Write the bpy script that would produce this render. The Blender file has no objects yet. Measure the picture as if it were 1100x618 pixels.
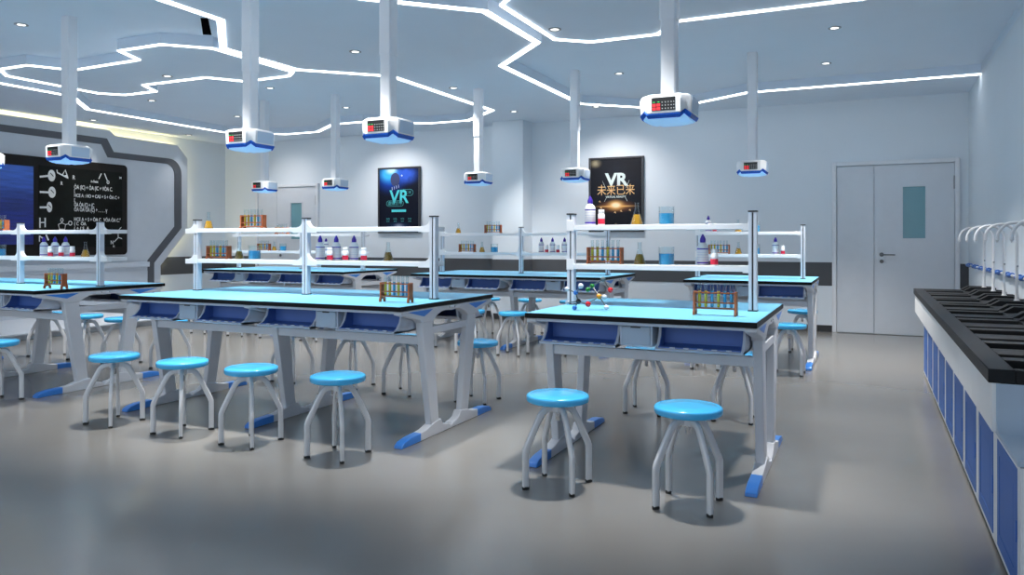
import bpy, bmesh, math, random
from mathutils import Vector, Matrix
from mathutils.geometry import tessellate_polygon
random.seed(7)
S = bpy.context.scene
COL = S.collection
PI = math.pi

# ------------------------------------------------------------------ materials
def new_mat(name):
    m = bpy.data.materials.new(name); m.use_nodes = True
    nt = m.node_tree
    return m, nt, nt.nodes['Principled BSDF']

def mat(name, col, rough=.5, metal=0., spec=.5, var=0., scale=8., bump=0., coat=0.):
    m, nt, b = new_mat(name)
    b.inputs['Base Color'].default_value = (*col, 1)
    b.inputs['Roughness'].default_value = rough
    b.inputs['Metallic'].default_value = metal
    b.inputs['Specular IOR Level'].default_value = spec
    if coat: b.inputs['Coat Weight'].default_value = coat
    tc = nt.nodes.new('ShaderNodeTexCoord')
    nz = nt.nodes.new('ShaderNodeTexNoise'); nz.inputs['Scale'].default_value = scale
    nz.inputs['Detail'].default_value = 3
    nt.links.new(tc.outputs['Object'], nz.inputs['Vector'])
    rp = nt.nodes.new('ShaderNodeValToRGB')
    v = var if var else .015
    rp.color_ramp.elements[0].position = .3; rp.color_ramp.elements[1].position = .7
    rp.color_ramp.elements[0].color = (*[max(0, c*(1-v)) for c in col], 1)
    rp.color_ramp.elements[1].color = (*[min(1, c*(1+v)) for c in col], 1)
    nt.links.new(nz.outputs['Fac'], rp.inputs['Fac'])
    nt.links.new(rp.outputs['Color'], b.inputs['Base Color'])
    if bump:
        bp = nt.nodes.new('ShaderNodeBump'); bp.inputs['Strength'].default_value = bump
        bp.inputs['Distance'].default_value = .01
        nt.links.new(nz.outputs['Fac'], bp.inputs['Height'])
        nt.links.new(bp.outputs['Normal'], b.inputs['Normal'])
    return m

def emis(name, col, s):
    m, nt, b = new_mat(name)
    b.inputs['Base Color'].default_value = (*col, 1)
    b.inputs['Emission Color'].default_value = (*col, 1)
    b.inputs['Emission Strength'].default_value = s
    return m

def clear(name, tint=(1, 1, 1), gloss=.12):
    m = bpy.data.materials.new(name); m.use_nodes = True
    nt = m.node_tree; nt.nodes.clear()
    out = nt.nodes.new('ShaderNodeOutputMaterial')
    mx = nt.nodes.new('ShaderNodeMixShader')
    tr = nt.nodes.new('ShaderNodeBsdfTransparent'); tr.inputs['Color'].default_value = (*tint, 1)
    gl = nt.nodes.new('ShaderNodeBsdfGlossy'); gl.inputs['Roughness'].default_value = .08
    fr = nt.nodes.new('ShaderNodeLayerWeight'); fr.inputs['Blend'].default_value = .35
    mp = nt.nodes.new('ShaderNodeMath'); mp.operation = 'MULTIPLY_ADD'
    mp.inputs[1].default_value = .30; mp.inputs[2].default_value = gloss*.12
    nt.links.new(fr.outputs['Facing'], mp.inputs[0])
    nt.links.new(mp.outputs[0], mx.inputs['Fac'])
    nt.links.new(tr.outputs[0], mx.inputs[1]); nt.links.new(gl.outputs[0], mx.inputs[2])
    nt.links.new(mx.outputs[0], out.inputs['Surface'])
    return m

M = {}
M['wall'] = mat('wall_paint', (.72, .785, .85), .7, var=.01, scale=2)
M['warmwall'] = M['wall']
M['ceil'] = mat('ceiling_paint', (.75, .84, .95), .8, var=.01, scale=2)
M['floor'] = mat('floor_resin', (.205, .197, .185), .19, spec=.55, var=.05, scale=1.3)
M['band'] = mat('wall_band_grey', (.075, .08, .09), .55)
M['skirt'] = mat('skirting_dark', (.03, .032, .036), .5)
M['white'] = mat('white_gloss', (.80, .82, .86), .3)
M['shelf'] = mat('white_shelf', (.90, .91, .94), .3)
M['alu'] = mat('brushed_aluminium', (.72, .76, .84), .35, metal=.25)
M['void'] = mat('void_black', (.003, .003, .003), .9, spec=0.)
M['dark'] = mat('dark_plastic', (.02, .021, .024), .4)
M['leg'] = mat('table_leg_paint', (.68, .70, .75), .38)
M['tray'] = mat('tray_grey', (.60, .66, .77), .45)
M['liner'] = mat('tray_blue', (.085, .19, .56), .45)
M['panel'] = mat('drawer_front', (.44, .53, .64), .45)
M['black'] = mat('black_edge', (.004, .004, .005), .4, spec=.15)
M['cyan'] = mat('cyan_worktop', (.16, .53, .78), .35, var=.02, scale=3)
M['accent'] = mat('blue_accent', (.05, .25, .76), .3)
M['seat'] = mat('stool_blue', (.065, .50, .92), .2, coat=.3)
M['steel'] = mat('stool_leg_paint', (.72, .73, .76), .25, metal=.15)
M['chrome'] = mat('chrome', (.65, .67, .7), .15, metal=.9)
M['handlegrey'] = mat('handle_grey', (.16, .17, .19), .45, metal=.3)
M['foot'] = mat('black_rubber', (.012, .012, .013), .6)
M['column'] = mat('column_white', (.82, .85, .90), .4)
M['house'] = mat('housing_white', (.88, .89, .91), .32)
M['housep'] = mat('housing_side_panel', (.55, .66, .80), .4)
M['bband'] = mat('housing_blue', (.012, .09, .46), .25)
M['diff'] = emis('diffuser_light_blue', (.34, .62, .95), .35)
M['screenblk'] = mat('panel_black', (.012, .013, .014), .2)
M['red'] = emis('red_digit', (.75, .02, .03), .6)
M['green'] = emis('green_led', (.03, .5, .08), .35)
M['key'] = mat('grey_key', (.35, .36, .37), .5)
M['led'] = emis('led_white', (.93, .97, 1.0), 6.5)
M['ledwarm'] = emis('led_warm', (1.0, .80, .38), 16.0)
M['lens'] = emis('downlight_lens', (1, .97, .92), 2.5)
M['ring'] = mat('downlight_ring', (.30, .32, .35), .3, metal=.4)
M['glass'] = clear('thin_glass', (.94, .975, .985))
M['amber'] = mat('amber_liquid', (.66, .32, .015), .2)
M['olive'] = mat('brown_liquid', (.29, .155, .012), .2)
M['bluel'] = mat('blue_liquid', (.035, .40, .74), .2)
M['yell'] = mat('yellow_liquid', (.74, .60, .02), .2)
M['wood'] = mat('rack_wood', (.36, .095, .028), .5, var=.2, scale=40)
M['bottle'] = mat('bottle_white', (.94, .94, .95), .3)
M['purple'] = mat('bottle_purple', (.05, .018, .33), .35)
M['faint'] = mat('label_print', (.5, .53, .72), .5)
M['redlab'] = mat('red_label', (.62, .015, .05), .4)
M['door'] = mat('door_paint', (.66, .70, .76), .45)
M['doorframe'] = mat('door_frame_paint', (.74, .77, .82), .4)
M['frost'] = mat('frosted_pane', (.17, .36, .42), .15, spec=.6)
M['counter'] = mat('counter_black_resin', (.010, .0105, .012), .5, spec=.25, var=.15, scale=20)
M['cabinet'] = mat('cabinet_white', (.84, .85, .88), .4)
M['apronw'] = mat('counter_fascia_white', (.86, .87, .88), .35)
M['bluedoor'] = mat('cabinet_blue', (.065, .17, .50), .5, spec=.2)
M['tap'] = mat('tap_white', (.83, .84, .87), .25)
M['hoseblue'] = mat('hose_blue', (.02, .14, .55), .4)
M['feature'] = mat('feature_panel_paint', (.55, .59, .65), .55)
M['featband'] = mat('feature_band', (.085, .09, .105), .5)
M['bframe'] = mat('board_frame', (.010, .008, .007), .45, spec=.2)
M['chalkboard'] = mat('chalkboard', (.007, .008, .007), .6, spec=.12, var=.5, scale=3)
M['chalk'] = mat('chalk', (.72, .73, .72), .9)
M['chalkdim'] = mat('chalk_faint', (.45, .40, .30), .9)
M['pframe'] = mat('poster_frame', (.04, .042, .05), .35)
for n, c, r in (('atom_white', (.82, .84, .88), .2), ('atom_black', (.012, .012, .014), .25), ('atom_red', (.65, .012, .02), .2),
                ('atom_green', (.015, .19, .03), .25), ('atom_orange', (.75, .33, .03), .25), ('atom_blue', (.03, .16, .52), .25), ('atom_grey', (.10, .11, .11), .3)):
    M[n] = mat(n, c, r)

def ramp_mat_screen():
    m, nt, b = new_mat('screen_image')
    tc = nt.nodes.new('ShaderNodeTexCoord'); sp = nt.nodes.new('ShaderNodeSeparateXYZ')
    nt.links.new(tc.outputs['Generated'], sp.inputs[0])
    mp = nt.nodes.new('ShaderNodeMapping'); mp.inputs['Scale'].default_value = (1, 3, 22)
    nt.links.new(tc.outputs['Generated'], mp.inputs['Vector'])
    nz = nt.nodes.new('ShaderNodeTexNoise'); nz.inputs['Scale'].default_value = 1.6; nz.inputs['Detail'].default_value = 5
    nt.links.new(mp.outputs[0], nz.inputs['Vector'])
    r = nt.nodes.new('ShaderNodeValToRGB'); e = r.color_ramp.elements
    e[0].position = 0; e[0].color = (.004, .012, .16, 1)
    e[1].position = 1; e[1].color = (.025, .10, .46, 1)
    e.new(.3).color = (.003, .014, .20, 1); e.new(.55).color = (.006, .022, .20, 1); e.new(.75).color = (.02, .075, .40, 1)
    nt.links.new(sp.outputs['Z'], r.inputs['Fac'])
    mx = nt.nodes.new('ShaderNodeMixRGB'); mx.blend_type = 'MULTIPLY'; mx.inputs['Fac'].default_value = 1.1
    nt.links.new(r.outputs[0], mx.inputs[1]); nt.links.new(nz.outputs['Fac'], mx.inputs[2])
    nt.links.new(mx.outputs[0], b.inputs['Emission Color']); b.inputs['Emission Strength'].default_value = 1.0
    b.inputs['Base Color'].default_value = (.01, .01, .02, 1); b.inputs['Roughness'].default_value = .25
    return m
M['screen'] = ramp_mat_screen()

def poster_mat(kind):
    """printed picture, in the print's own object space (x across, z up, origin at its centre)"""
    m, nt, b = new_mat('poster_print_' + kind)
    N = nt.nodes; L = nt.links
    tc = N.new('ShaderNodeTexCoord')
    def blob(cx, cz, sx, sz, lo=1., hi=0.):
        mp = N.new('ShaderNodeMapping')
        mp.inputs['Location'].default_value = (-cx/sx, 0, -cz/sz); mp.inputs['Scale'].default_value = (1/sx, 0, 1/sz)
        L.new(tc.outputs['Object'], mp.inputs['Vector'])
        g = N.new('ShaderNodeTexGradient'); g.gradient_type = 'QUADRATIC_SPHERE'
        L.new(mp.outputs[0], g.inputs[0]); return g.outputs['Fac']
    base = (.004, .006, .016, 1) if kind == 'planet' else (.010, .011, .016, 1)
    cur = N.new('ShaderNodeRGB'); cur.outputs[0].default_value = base; cur = cur.outputs[0]
    def add(fac, col, mul=1.):
        nonlocal cur
        k = N.new('ShaderNodeMath'); k.operation = 'MULTIPLY'; k.inputs[1].default_value = mul; L.new(fac, k.inputs[0])
        mx = N.new('ShaderNodeMixRGB'); mx.blend_type = 'MIX'; mx.inputs[2].default_value = (*col, 1)
        k.use_clamp = True
        L.new(k.outputs[0], mx.inputs['Fac']); L.new(cur, mx.inputs[1]); cur = mx.outputs[0]
    nz = N.new('ShaderNodeTexNoise'); nz.inputs['Scale'].default_value = 9; nz.inputs['Detail'].default_value = 5
    L.new(tc.outputs['Object'], nz.inputs['Vector'])
    def times(a, k, p=1.4):
        q = N.new('ShaderNodeMath'); q.operation = 'MULTIPLY'; L.new(a, q.inputs[0])
        w = N.new('ShaderNodeMath'); w.operation = 'MULTIPLY'; w.inputs[1].default_value = k; L.new(nz.outputs['Fac'], w.inputs[0])
        L.new(w.outputs[0], q.inputs[1]); return q.outputs[0]
    if kind == 'planet':
        add(blob(-.16, .40, .42, .36), (.01, .06, .40), 2.2)
        add(times(blob(.12, .42, .36, .22), 2.6), (.03, .10, .55), 1.6)
        add(blob(-.20, .45, .26, .22), (.05, .42, .85), 2.6)
        add(blob(-.15, .50, .16, .10), (.55, .85, .95), 2.2)
        add(blob(0, -.52, .34, .20), (.01, .10, .30), 1.6)
        add(blob(0, -.42, .14, .06), (.30, .34, .45), 1.1)
    else:
        add(times(blob(0, .1, .5, .7), 1.2), (.03, .035, .05), .9)
        add(blob(0, -.17, .36, .11), (.28, .10, .03), 2.0)
        add(blob(0, -.17, .40, .022), (.85, .45, .15), 2.2)
        add(blob(0, -.155, .17, .10), (.95, .50, .16), 2.4)
        add(blob(0, -.155, .10, .055), (1., .86, .55), 3.0)
        add(times(blob(-.31, .46, .12, .09), 2.0), (.30, .26, .17), 1.6)
    L.new(cur, b.inputs['Base Color'])
    b.inputs['Roughness'].default_value = .55; b.inputs['Specular IOR Level'].default_value = .15
    L.new(cur, b.inputs['Emission Color']); b.inputs['Emission Strength'].default_value = .0
    return m
M['poster_planet'] = poster_mat('planet'); M['poster_flare'] = poster_mat('flare')
M['teal'] = mat('print_teal', (.08, .62, .68), .4); M['tealdim'] = mat('print_teal_dim', (.05, .30, .32), .4)
M['gold'] = mat('print_gold', (.80, .50, .22), .4); M['silver'] = mat('print_silver', (.66, .76, .76), .4)
M['navy'] = mat('print_navy', (.035, .045, .12), .4); M['pale'] = mat('print_pale', (.7, .75, .85), .4); M['goldim'] = mat('print_gold_dim', (.22, .16, .09), .4)

# ------------------------------------------------------------------ mesh builder (all geometry in world metres)
class MB:
    def __init__(s): s.bm = bmesh.new()
    def faces(s, pts, fs):
        v = [s.bm.verts.new(p) for p in pts]
        for f in fs:
            try: s.bm.faces.new([v[i] for i in f])
            except ValueError: pass
        return s
    def box(s, x0, x1, y0, y1, z0, z1):
        p = [(x, y, z) for z in (z0, z1) for y in (y0, y1) for x in (x0, x1)]
        return s.faces(p, [(0, 2, 3, 1), (4, 5, 7, 6), (0, 1, 5, 4), (2, 6, 7, 3), (0, 4, 6, 2), (1, 3, 7, 5)])
    def prism(s, poly, ax, a, b):
        def P(u, v, t): return {'x': (t, u, v), 'y': (u, t, v), 'z': (u, v, t)}[ax]
        n = len(poly)
        p = [P(u, v, a) for u, v in poly] + [P(u, v, b) for u, v in poly]
        return s.faces(p, [tuple(range(n))[::-1], tuple(range(n, 2*n))] + [(i, (i+1) % n, n+(i+1) % n, n+i) for i in range(n)])
    def loft(s, secs, cap=True):
        n = len(secs[0]); p = [q for sec in secs for q in sec]
        f = []
        for k in range(len(secs)-1):
            for i in range(n):
                f.append((k*n+i, k*n+(i+1) % n, (k+1)*n+(i+1) % n, (k+1)*n+i))
        if cap: f += [tuple(range(n))[::-1], tuple(range((len(secs)-1)*n, len(secs)*n))]
        return s.faces(p, f)
    def lathe(s, prof, cx, cy, cz=0, seg=24):
        secs = []
        for r, z in prof:
            r = max(r, 1e-4)
            secs.append([(cx+r*math.cos(2*PI*i/seg), cy+r*math.sin(2*PI*i/seg), cz+z) for i in range(seg)])
        return s.loft(secs)
    def cyl(s, p0, p1, r, seg=12, r2=None):
        return s.sweep([p0, p1], [(r, r), (r if r2 is None else r2,)*2], seg)
    def sphere(s, c, r, seg=16):
        n = seg//2
        return s.lathe([(r*math.sin(PI*k/n), -r*math.cos(PI*k/n)) for k in range(n+1)], c[0], c[1], c[2], seg)
    def sweep(s, path, rad, seg=10, up=(0, 0, 1), closed=False, square=False):
        """tube along a path; rad = (ra, rb) or a list of them; ra is along the side vector"""
        P = [Vector(p) for p in path]; n = len(P)
        if not isinstance(rad[0], (tuple, list)): rad = [rad]*n
        secs = []
        for i in range(n):
            t = ((P[min(i+1, n-1)]-P[max(i-1, 0)])).normalized()
            u = Vector(up)
            if abs(t.dot(u)) > .98: u = Vector((1, 0, 0)) if abs(t.x) < .9 else Vector((0, 1, 0))
            side = t.cross(u).normalized(); nn = side.cross(t).normalized()
            k = 1.
            if 0 < i < n-1:
                a = (P[i]-P[i-1]).normalized(); c = a.dot((P[i+1]-P[i]).normalized()); k = 1/max(.5, math.sqrt((1+c)/2))
            ra, rb = rad[i]
            if square:
                q = .3
                sh = [(1, 1-q), (1-q, 1), (-1+q, 1), (-1, 1-q), (-1, -1+q), (-1+q, -1), (1-q, -1), (1, -1+q)]
            else:
                sh = [(math.cos(2*PI*j/seg), math.sin(2*PI*j/seg)) for j in range(seg)]
            secs.append([tuple(P[i]+side*(ra*x)+nn*(rb*y*k)) for x, y in sh])
        return s.loft(secs)
    def tess(s, loops, z):
        vl = [[Vector((x, y, 0)) for x, y in l] for l in loops]
        flat = [(v.x, v.y, z) for l in vl for v in l]
        return s.faces(flat, [tuple(t) for t in tessellate_polygon(vl)])
    def build(s, name, m, parent=None, smooth=35, bevel=0, origin=None):
        bm = s.bm
        bmesh.ops.recalc_face_normals(bm, faces=bm.faces)
        me = bpy.data.meshes.new(name)
        o = None
        if parent is not None:
            off = world(parent)
        elif origin is not None: off = Vector(origin)
        else:
            xs = [v.co for v in bm.verts]
            lo = [min(c[i] for c in xs) for i in range(3)]; hi = [max(c[i] for c in xs) for i in range(3)]
            off = Vector(((lo[0]+hi[0])/2, (lo[1]+hi[1])/2, lo[2]))
        for v in bm.verts: v.co -= off
        bm.to_mesh(me); bm.free()
        me.materials.append(M[m] if isinstance(m, str) else m)
        if smooth:
            me.shade_smooth(); me.set_sharp_from_angle(angle=math.radians(smooth))
        o = bpy.data.objects.new(name, me); COL.objects.link(o)
        if parent is not None: o.parent = parent
        else: o.location = off
        if bevel:
            b = o.modifiers.new('bevel', 'BEVEL'); b.width = bevel; b.segments = 2; b.limit_method = 'ANGLE'; b.angle_limit = math.radians(40)
        return o

def world(o):
    v = Vector((0, 0, 0))
    while o is not None: v += o.location; o = o.parent
    return v

def tag(o, label, cat, group=None):
    o['label'] = label; o['category'] = cat
    if group: o['group'] = group
    return o
def struct(o, label=None):
    o['kind'] = 'structure'
    if label: o['label'] = label
    return o
def thing(name, label, cat, loc, group=None):
    o = bpy.data.objects.new(name, None); COL.objects.link(o); o.location = loc
    o.empty_display_size = .1
    return tag(o, label, cat, group)
def copy_tree(o, loc, label, group=None):
    def rec(a, par):
        c = a.copy(); COL.objects.link(c)
        c.parent = par
        for ch in [x for x in kids.get(a.name, [])]: rec(ch, c)
        return c
    kids = {}
    st = [o]
    while st:
        a = st.pop(); kids[a.name] = list(a.children); st += list(a.children)
    c = rec(o, None); c.location = loc; c['label'] = label
    if group: c['group'] = group
    return c

def text(name, body, size, m, parent, origin, xdir, ydir, align='CENTER', bold=0., shear=0., sx=1.):
    cu = bpy.data.curves.new(name, 'FONT'); cu.body = body; cu.size = size; cu.align_x = align; cu.align_y = 'CENTER'
    cu.offset = bold; cu.shear = shear; cu.extrude = .0008; cu.resolution_u = 3
    t = bpy.data.objects.new(name, cu); COL.objects.link(t)
    bpy.context.view_layer.update()
    me = bpy.data.meshes.new_from_object(t.evaluated_get(bpy.context.evaluated_depsgraph_get()))
    bpy.data.objects.remove(t); bpy.data.curves.remove(cu)
    x = Vector(xdir); y = Vector(ydir); z = x.cross(y)
    off = world(parent)
    for v in me.vertices:
        c = v.co; v.co = Vector(origin)-off+x*(c.x*sx)+y*c.y+z*c.z
    me.materials.clear(); me.materials.append(M[m])
    o = bpy.data.objects.new(name, me); COL.objects.link(o); o.parent = parent
    return o
def arc(cx, cy, r, a0, a1, n=6):
    return [(cx+r*math.cos(math.radians(a0+(a1-a0)*i/n)), cy+r*math.sin(math.radians(a0+(a1-a0)*i/n))) for i in range(n+1)]
ORD = ['first', 'second', 'third', 'fourth', 'fifth', 'sixth', 'seventh', 'eighth', 'ninth', 'tenth']

# ------------------------------------------------------------------ room shell
XL, XR, YB, YN = -10.85, 1.08, 10.65, -2.2
ZS, ZC = 2.96, 3.06
struct(MB().box(XL, XR, YN, YB, -.1, 0).build('floor', 'floor'), 'glossy grey resin floor of the laboratory')
struct(MB().box(XL-.1, XR+.1, YB, YB+.12, 0, 3.2).build('wall_back', 'wall'), 'pale blue grey back wall with two posters')
struct(MB().box(XL-.12, XL, YN, YB, 0, 3.2).build('wall_left', 'wall'), 'pale left wall behind the board')
struct(MB().box(XR, XR+.12, YN, YB, 0, 3.2).build('wall_right', 'wall'), 'pale right wall behind the sink counter')
struct(MB().box(-5.135, -4.634, 10.31, YB+.01, 0, 3.0).build('pillar', 'wall'), 'square wall pillar between the two posters')
# dark band and skirting on the back wall, round the pillar
def band(name, z0, z1, d, m):
    b = MB()
    for x0, x1 in ((-8.62, -5.135), (-4.634, -.435), (.99, XR)): b.box(x0, x1, YB-d, YB+.005, z0, z1)
    b.box(XL, -10.10, YB-d, YB+.005, z0, z1)
    b.box(-5.135-d, -4.634+d, 10.31-d, 10.31+.01, z0, z1); b.box(-5.135-d, -5.13, 10.31, YB, z0, z1); b.box(-4.64, -4.634+d, 10.31, YB, z0, z1)
    b.box(XL-.005, XL+d, 9.0, YB, z0, z1)
    return struct(b.build(name, m))
band('trim_1', .595, .895, .006, 'band'); band('baseboard_back', 0, .085, .012, 'skirt')

# ceiling: a lower border with two raised trays, and lit dropped islands in the trays
TA = [(-9.57, 9.38), (-8.85, 9.98), (-8.2, 9.98), (-7.45, 9.43), (-6.86, 9.43), (-6.06, 9.97), (-5.395, 9.97), (-4.715, 9.36),
      (-4.735, 6.99), (-5.45, 6.31), (-5.47, 5.29), (-4.79, 4.6), (-4.79, 1.0), (-9.57, 1.0), (-9.57, 4.6), (-8.88, 5.3), (-8.88, 6.28), (-9.57, 7.0)]
TC = [(-3.37, 9.40), (-2.70, 10.02), (-2.05, 9.97), (-1.335, 9.512), (XR, 9.512), (XR, 1.0), (-3.36, 1.0), (-3.36, 4.62),
      (-2.673, 5.287), (-2.673, 6.363), (-3.36, 7.05)]
b = MB()
b.tess([[(XL-.1, YN), (XR+.1, YN), (XR+.1, YB+.1), (XL-.1, YB+.1)], TA, TC], ZS)
for T in (TA, TC):
    n = len(T)
    b.faces([(x, y, z) for z in (ZS, ZC) for x, y in T], [(i, (i+1) % n, n+(i+1) % n, n+i) for i in range(n)])
b.box(XL-.1, XR+.1, YN, YB+.1, ZC, ZC+.1)
struct(b.build('ceiling', 'ceil', smooth=0), 'pale blue grey ceiling with two raised angular trays')

def inset(poly, d):
    """offset a polygon outwards (d > 0) by mitred edges"""
    n = len(poly); ar = sum(poly[i][0]*poly[(i+1) % n][1]-poly[(i+1) % n][0]*poly[i][1] for i in range(n))
    sg = 1 if ar > 0 else -1
    out = []
    for i in range(n):
        p0, p1, p2 = (Vector(poly[(i+k) % n]) for k in (-1, 0, 1))
        a = (p1-p0).normalized(); c = (p2-p1).normalized()
        na = Vector((a.y, -a.x))*sg; nc = Vector((c.y, -c.x))*sg
        h = (na+nc); h = h/max(.35, h.dot(na)) if h.length > 1e-5 else na
        out.append(tuple(p1+h*d))
    return out
def strip(mb, loop, o0, o1, z0, z1, idx=None):
    A, B = ([(min(x, XR-.001), y) for x, y in inset(loop, o)] for o in (o0, o1)); n = len(loop)
    for i in (idx if idx is not None else range(n)):
        j = (i+1) % n
        p = [(*A[i], z0), (*A[j], z0), (*B[j], z0), (*B[i], z0), (*A[i], z1), (*A[j], z1), (*B[j], z1), (*B[i], z1)]
        mb.faces(p, [(0, 1, 2, 3), (4, 7, 6, 5), (0, 4, 5, 1), (1, 5, 6, 2), (2, 6, 7, 3), (3, 7, 4, 0)])
b = MB(); strip(b, TA, .012, .066, ZS-.008, ZS-.0005)
tag(b.build('led_strip', 'led', smooth=0), 'white light strip outlining the left ceiling tray', 'light strip')
b = MB(); strip(b, TC, .012, .066, ZS-.008, ZS-.0005, [0, 1, 2, 3, 6, 7, 8, 9, 10])
tag(b.build('led_strip', 'led', smooth=0), 'white light strip outlining the right ceiling tray', 'light strip')
IB = [(-8.2, 4.95), (-7.74, 4.95), (-7.53, 5.30), (-6.53, 5.27), (-6.39, 4.94), (-5.82, 4.94), (-5.50, 5.25), (-5.50, 6.36), (-5.68, 6.50),
      (-6.33, 6.52), (-6.57, 6.18), (-7.53, 6.18), (-7.70, 6.50), (-8.25, 6.50), (-8.46, 6.28), (-8.46, 5.18)]
ID = [(-2.54, 5.21), (-2.30, 4.97), (-1.66, 4.97), (-1.42, 5.25), (.65, 5.25), (.65, 6.22), (-1.41, 6.22), (-1.647, 6.54), (-2.27, 6.54), (-2.54, 6.31)]
for I, w, lab in ((IB, 'left', 'white light strip rimming the dropped panel in the left ceiling tray'), (ID, 'right', 'white light strip rimming the dropped panel in the right ceiling tray')):
    b = MB(); b.prism(I, 'z', ZS, ZC+.005)
    struct(b.build('ceiling_panel', 'ceil', smooth=0), 'dropped angular panel in the %s ceiling tray' % w)
    b = MB(); strip(b, I, -.026, -.002, ZS-.012, ZS)
    tag(b.build('led_strip', 'led', smooth=0), lab, 'light strip')
# black sheet standing for a gap in the raised ceiling of the left tray
b = MB(); b.prism([(-5.128, 4.759), (-5.085, 4.80), (-5.455, 5.19), (-5.512, 5.143)], 'z', ZC-.006, ZC+.002)
tag(b.build('ceiling_slot', 'void', smooth=0), 'black slot in the ceiling beside the left tray edge', 'ceiling gap')

# downlights
def downlight(x, y, z, power, label, size=1.15, soft=.02, col=(1, .96, .9)):
    t = thing('downlight', label, 'ceiling light', (x, y, z), 'recessed downlights in the ceiling')
    b = MB(); b.lathe([(.034, 0), (.034, -.004), (.046, -.007), (.056, -.004), (.056, 0)], x, y, z, 28); b.build('ring', 'ring', t)
    b = MB(); b.lathe([(.035, -.0015), (.035, -.003), (.001, -.0035)], x, y, z, 24); b.build('lens', 'lens', t)
    if power:
        l = bpy.data.lights.new('downlight_lamp', 'SPOT'); l.energy = power; l.spot_size = size; l.spot_blend = .8
        l.shadow_soft_size = soft; l.color = col
        lo = bpy.data.objects.new('downlight_lamp', l); COL.objects.link(lo); lo.parent = t; lo.location = (0, 0, -.022)
    return t
KEY = 385
COOL = (1, .975, .93)
P_DL = [(-2.41, 6.02, ZS, 26, 'downlight in the dropped panel of the right tray'), (-2.56, 8.34, ZC, 45, 'downlight in the raised right tray, beside the thin back column'),
        (-.28, 7.36, ZC, 62, 'downlight near the right wall, nearer of two'), (-.42, 8.79, ZC, 62, 'downlight near the right wall, farther of two'),
        (-4.451, 9.6, ZS, 30, 'downlight in the ceiling border just before the pillar'), (-10.40, 7.65, ZS, 7, 'downlight over the board wall, left of two'),
        (-10.40, 9.40, ZS, 3, 'downlight over the board wall, right of two'), (-6.71, 4.25, ZC, 50, 'downlight in the left tray, nearest the left picture edge'),
        (-6.90, 5.95, ZS, 40, 'downlight in the dropped panel of the left tray'), (-8.745, 7.287, ZC, 40, 'downlight behind the dropped panel, by the left tray edge'),
        (-8.68, 8.76, ZC, 30, 'downlight in the left tray near the back left corner'), (-4.40, 5.93, ZS, 50, 'downlight in the ceiling border between the trays, nearer one'),
        (-6.705, 7.306, ZC, 40, 'downlight in the left tray, right of the long pendant column'), (-4.40, 7.82, ZS, 24, 'downlight in the ceiling border between the trays, farther one'),
        (-6.71, 8.83, ZC, 30, 'downlight deep in the left tray, beside the thin column')]
for x, y, z, p, lab in P_DL: downlight(x, y, z, p*5.4, lab, col=(1, .955, .895), size=1.5)
# added, unseen lamps over the front tables and the front of the room, above the picture's upper edge
for x, y, z, p, w in [(-1.2, 3.8, ZC, KEY, 'over the front right table'), (-3.0, 3.8, ZC, KEY, 'over the right half of the front middle table'), (-4.2, 3.8, ZS, KEY, 'over the left half of the front middle table'),
                      (-6.4, 3.75, ZC, KEY*.8, 'over the front left table'), (.15, 4.6, ZC, 290, 'over the aisle beside the sink counter'), (-1.0, 1.6, ZC, 15, 'over the open floor in front of the right table'),
                      (-3.0, 1.6, ZC, 15, 'over the open floor in front of the middle table'), (-5.4, 1.8, ZC, 40, 'over the open floor in front of the left table')]:
    downlight(x, y, z, p, 'added downlight '+w, col=COOL, size=1.02 if p > 200 else 1.2, soft=.08)
downlight(.62, 5.7, ZC, 230, 'downlight close to the right wall over the sink counter', col=COOL, size=2.3, soft=.05)
def wallwash(x, lab, p):
    t = downlight(x, 9.72, ZS, 0, lab)
    l = bpy.data.lights.new('wall_lamp', 'SPOT'); l.energy = p; l.spot_size = 2.0; l.spot_blend = 1.0; l.shadow_soft_size = .02; l.color = (1, .92, .86)
    lo = bpy.data.objects.new('wall_lamp', l); COL.objects.link(lo); lo.parent = t; lo.location = (0, 0, -.022)
    lo.rotation_euler = (math.radians(24), 0, 0)
wallwash(-7.0, 'small downlight washing the poster with the planet', 80); wallwash(-3.3, 'small downlight washing the poster with the starburst', 80)
wallwash(-9.2, 'small downlight washing the wall by the far left door', 35)

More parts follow.
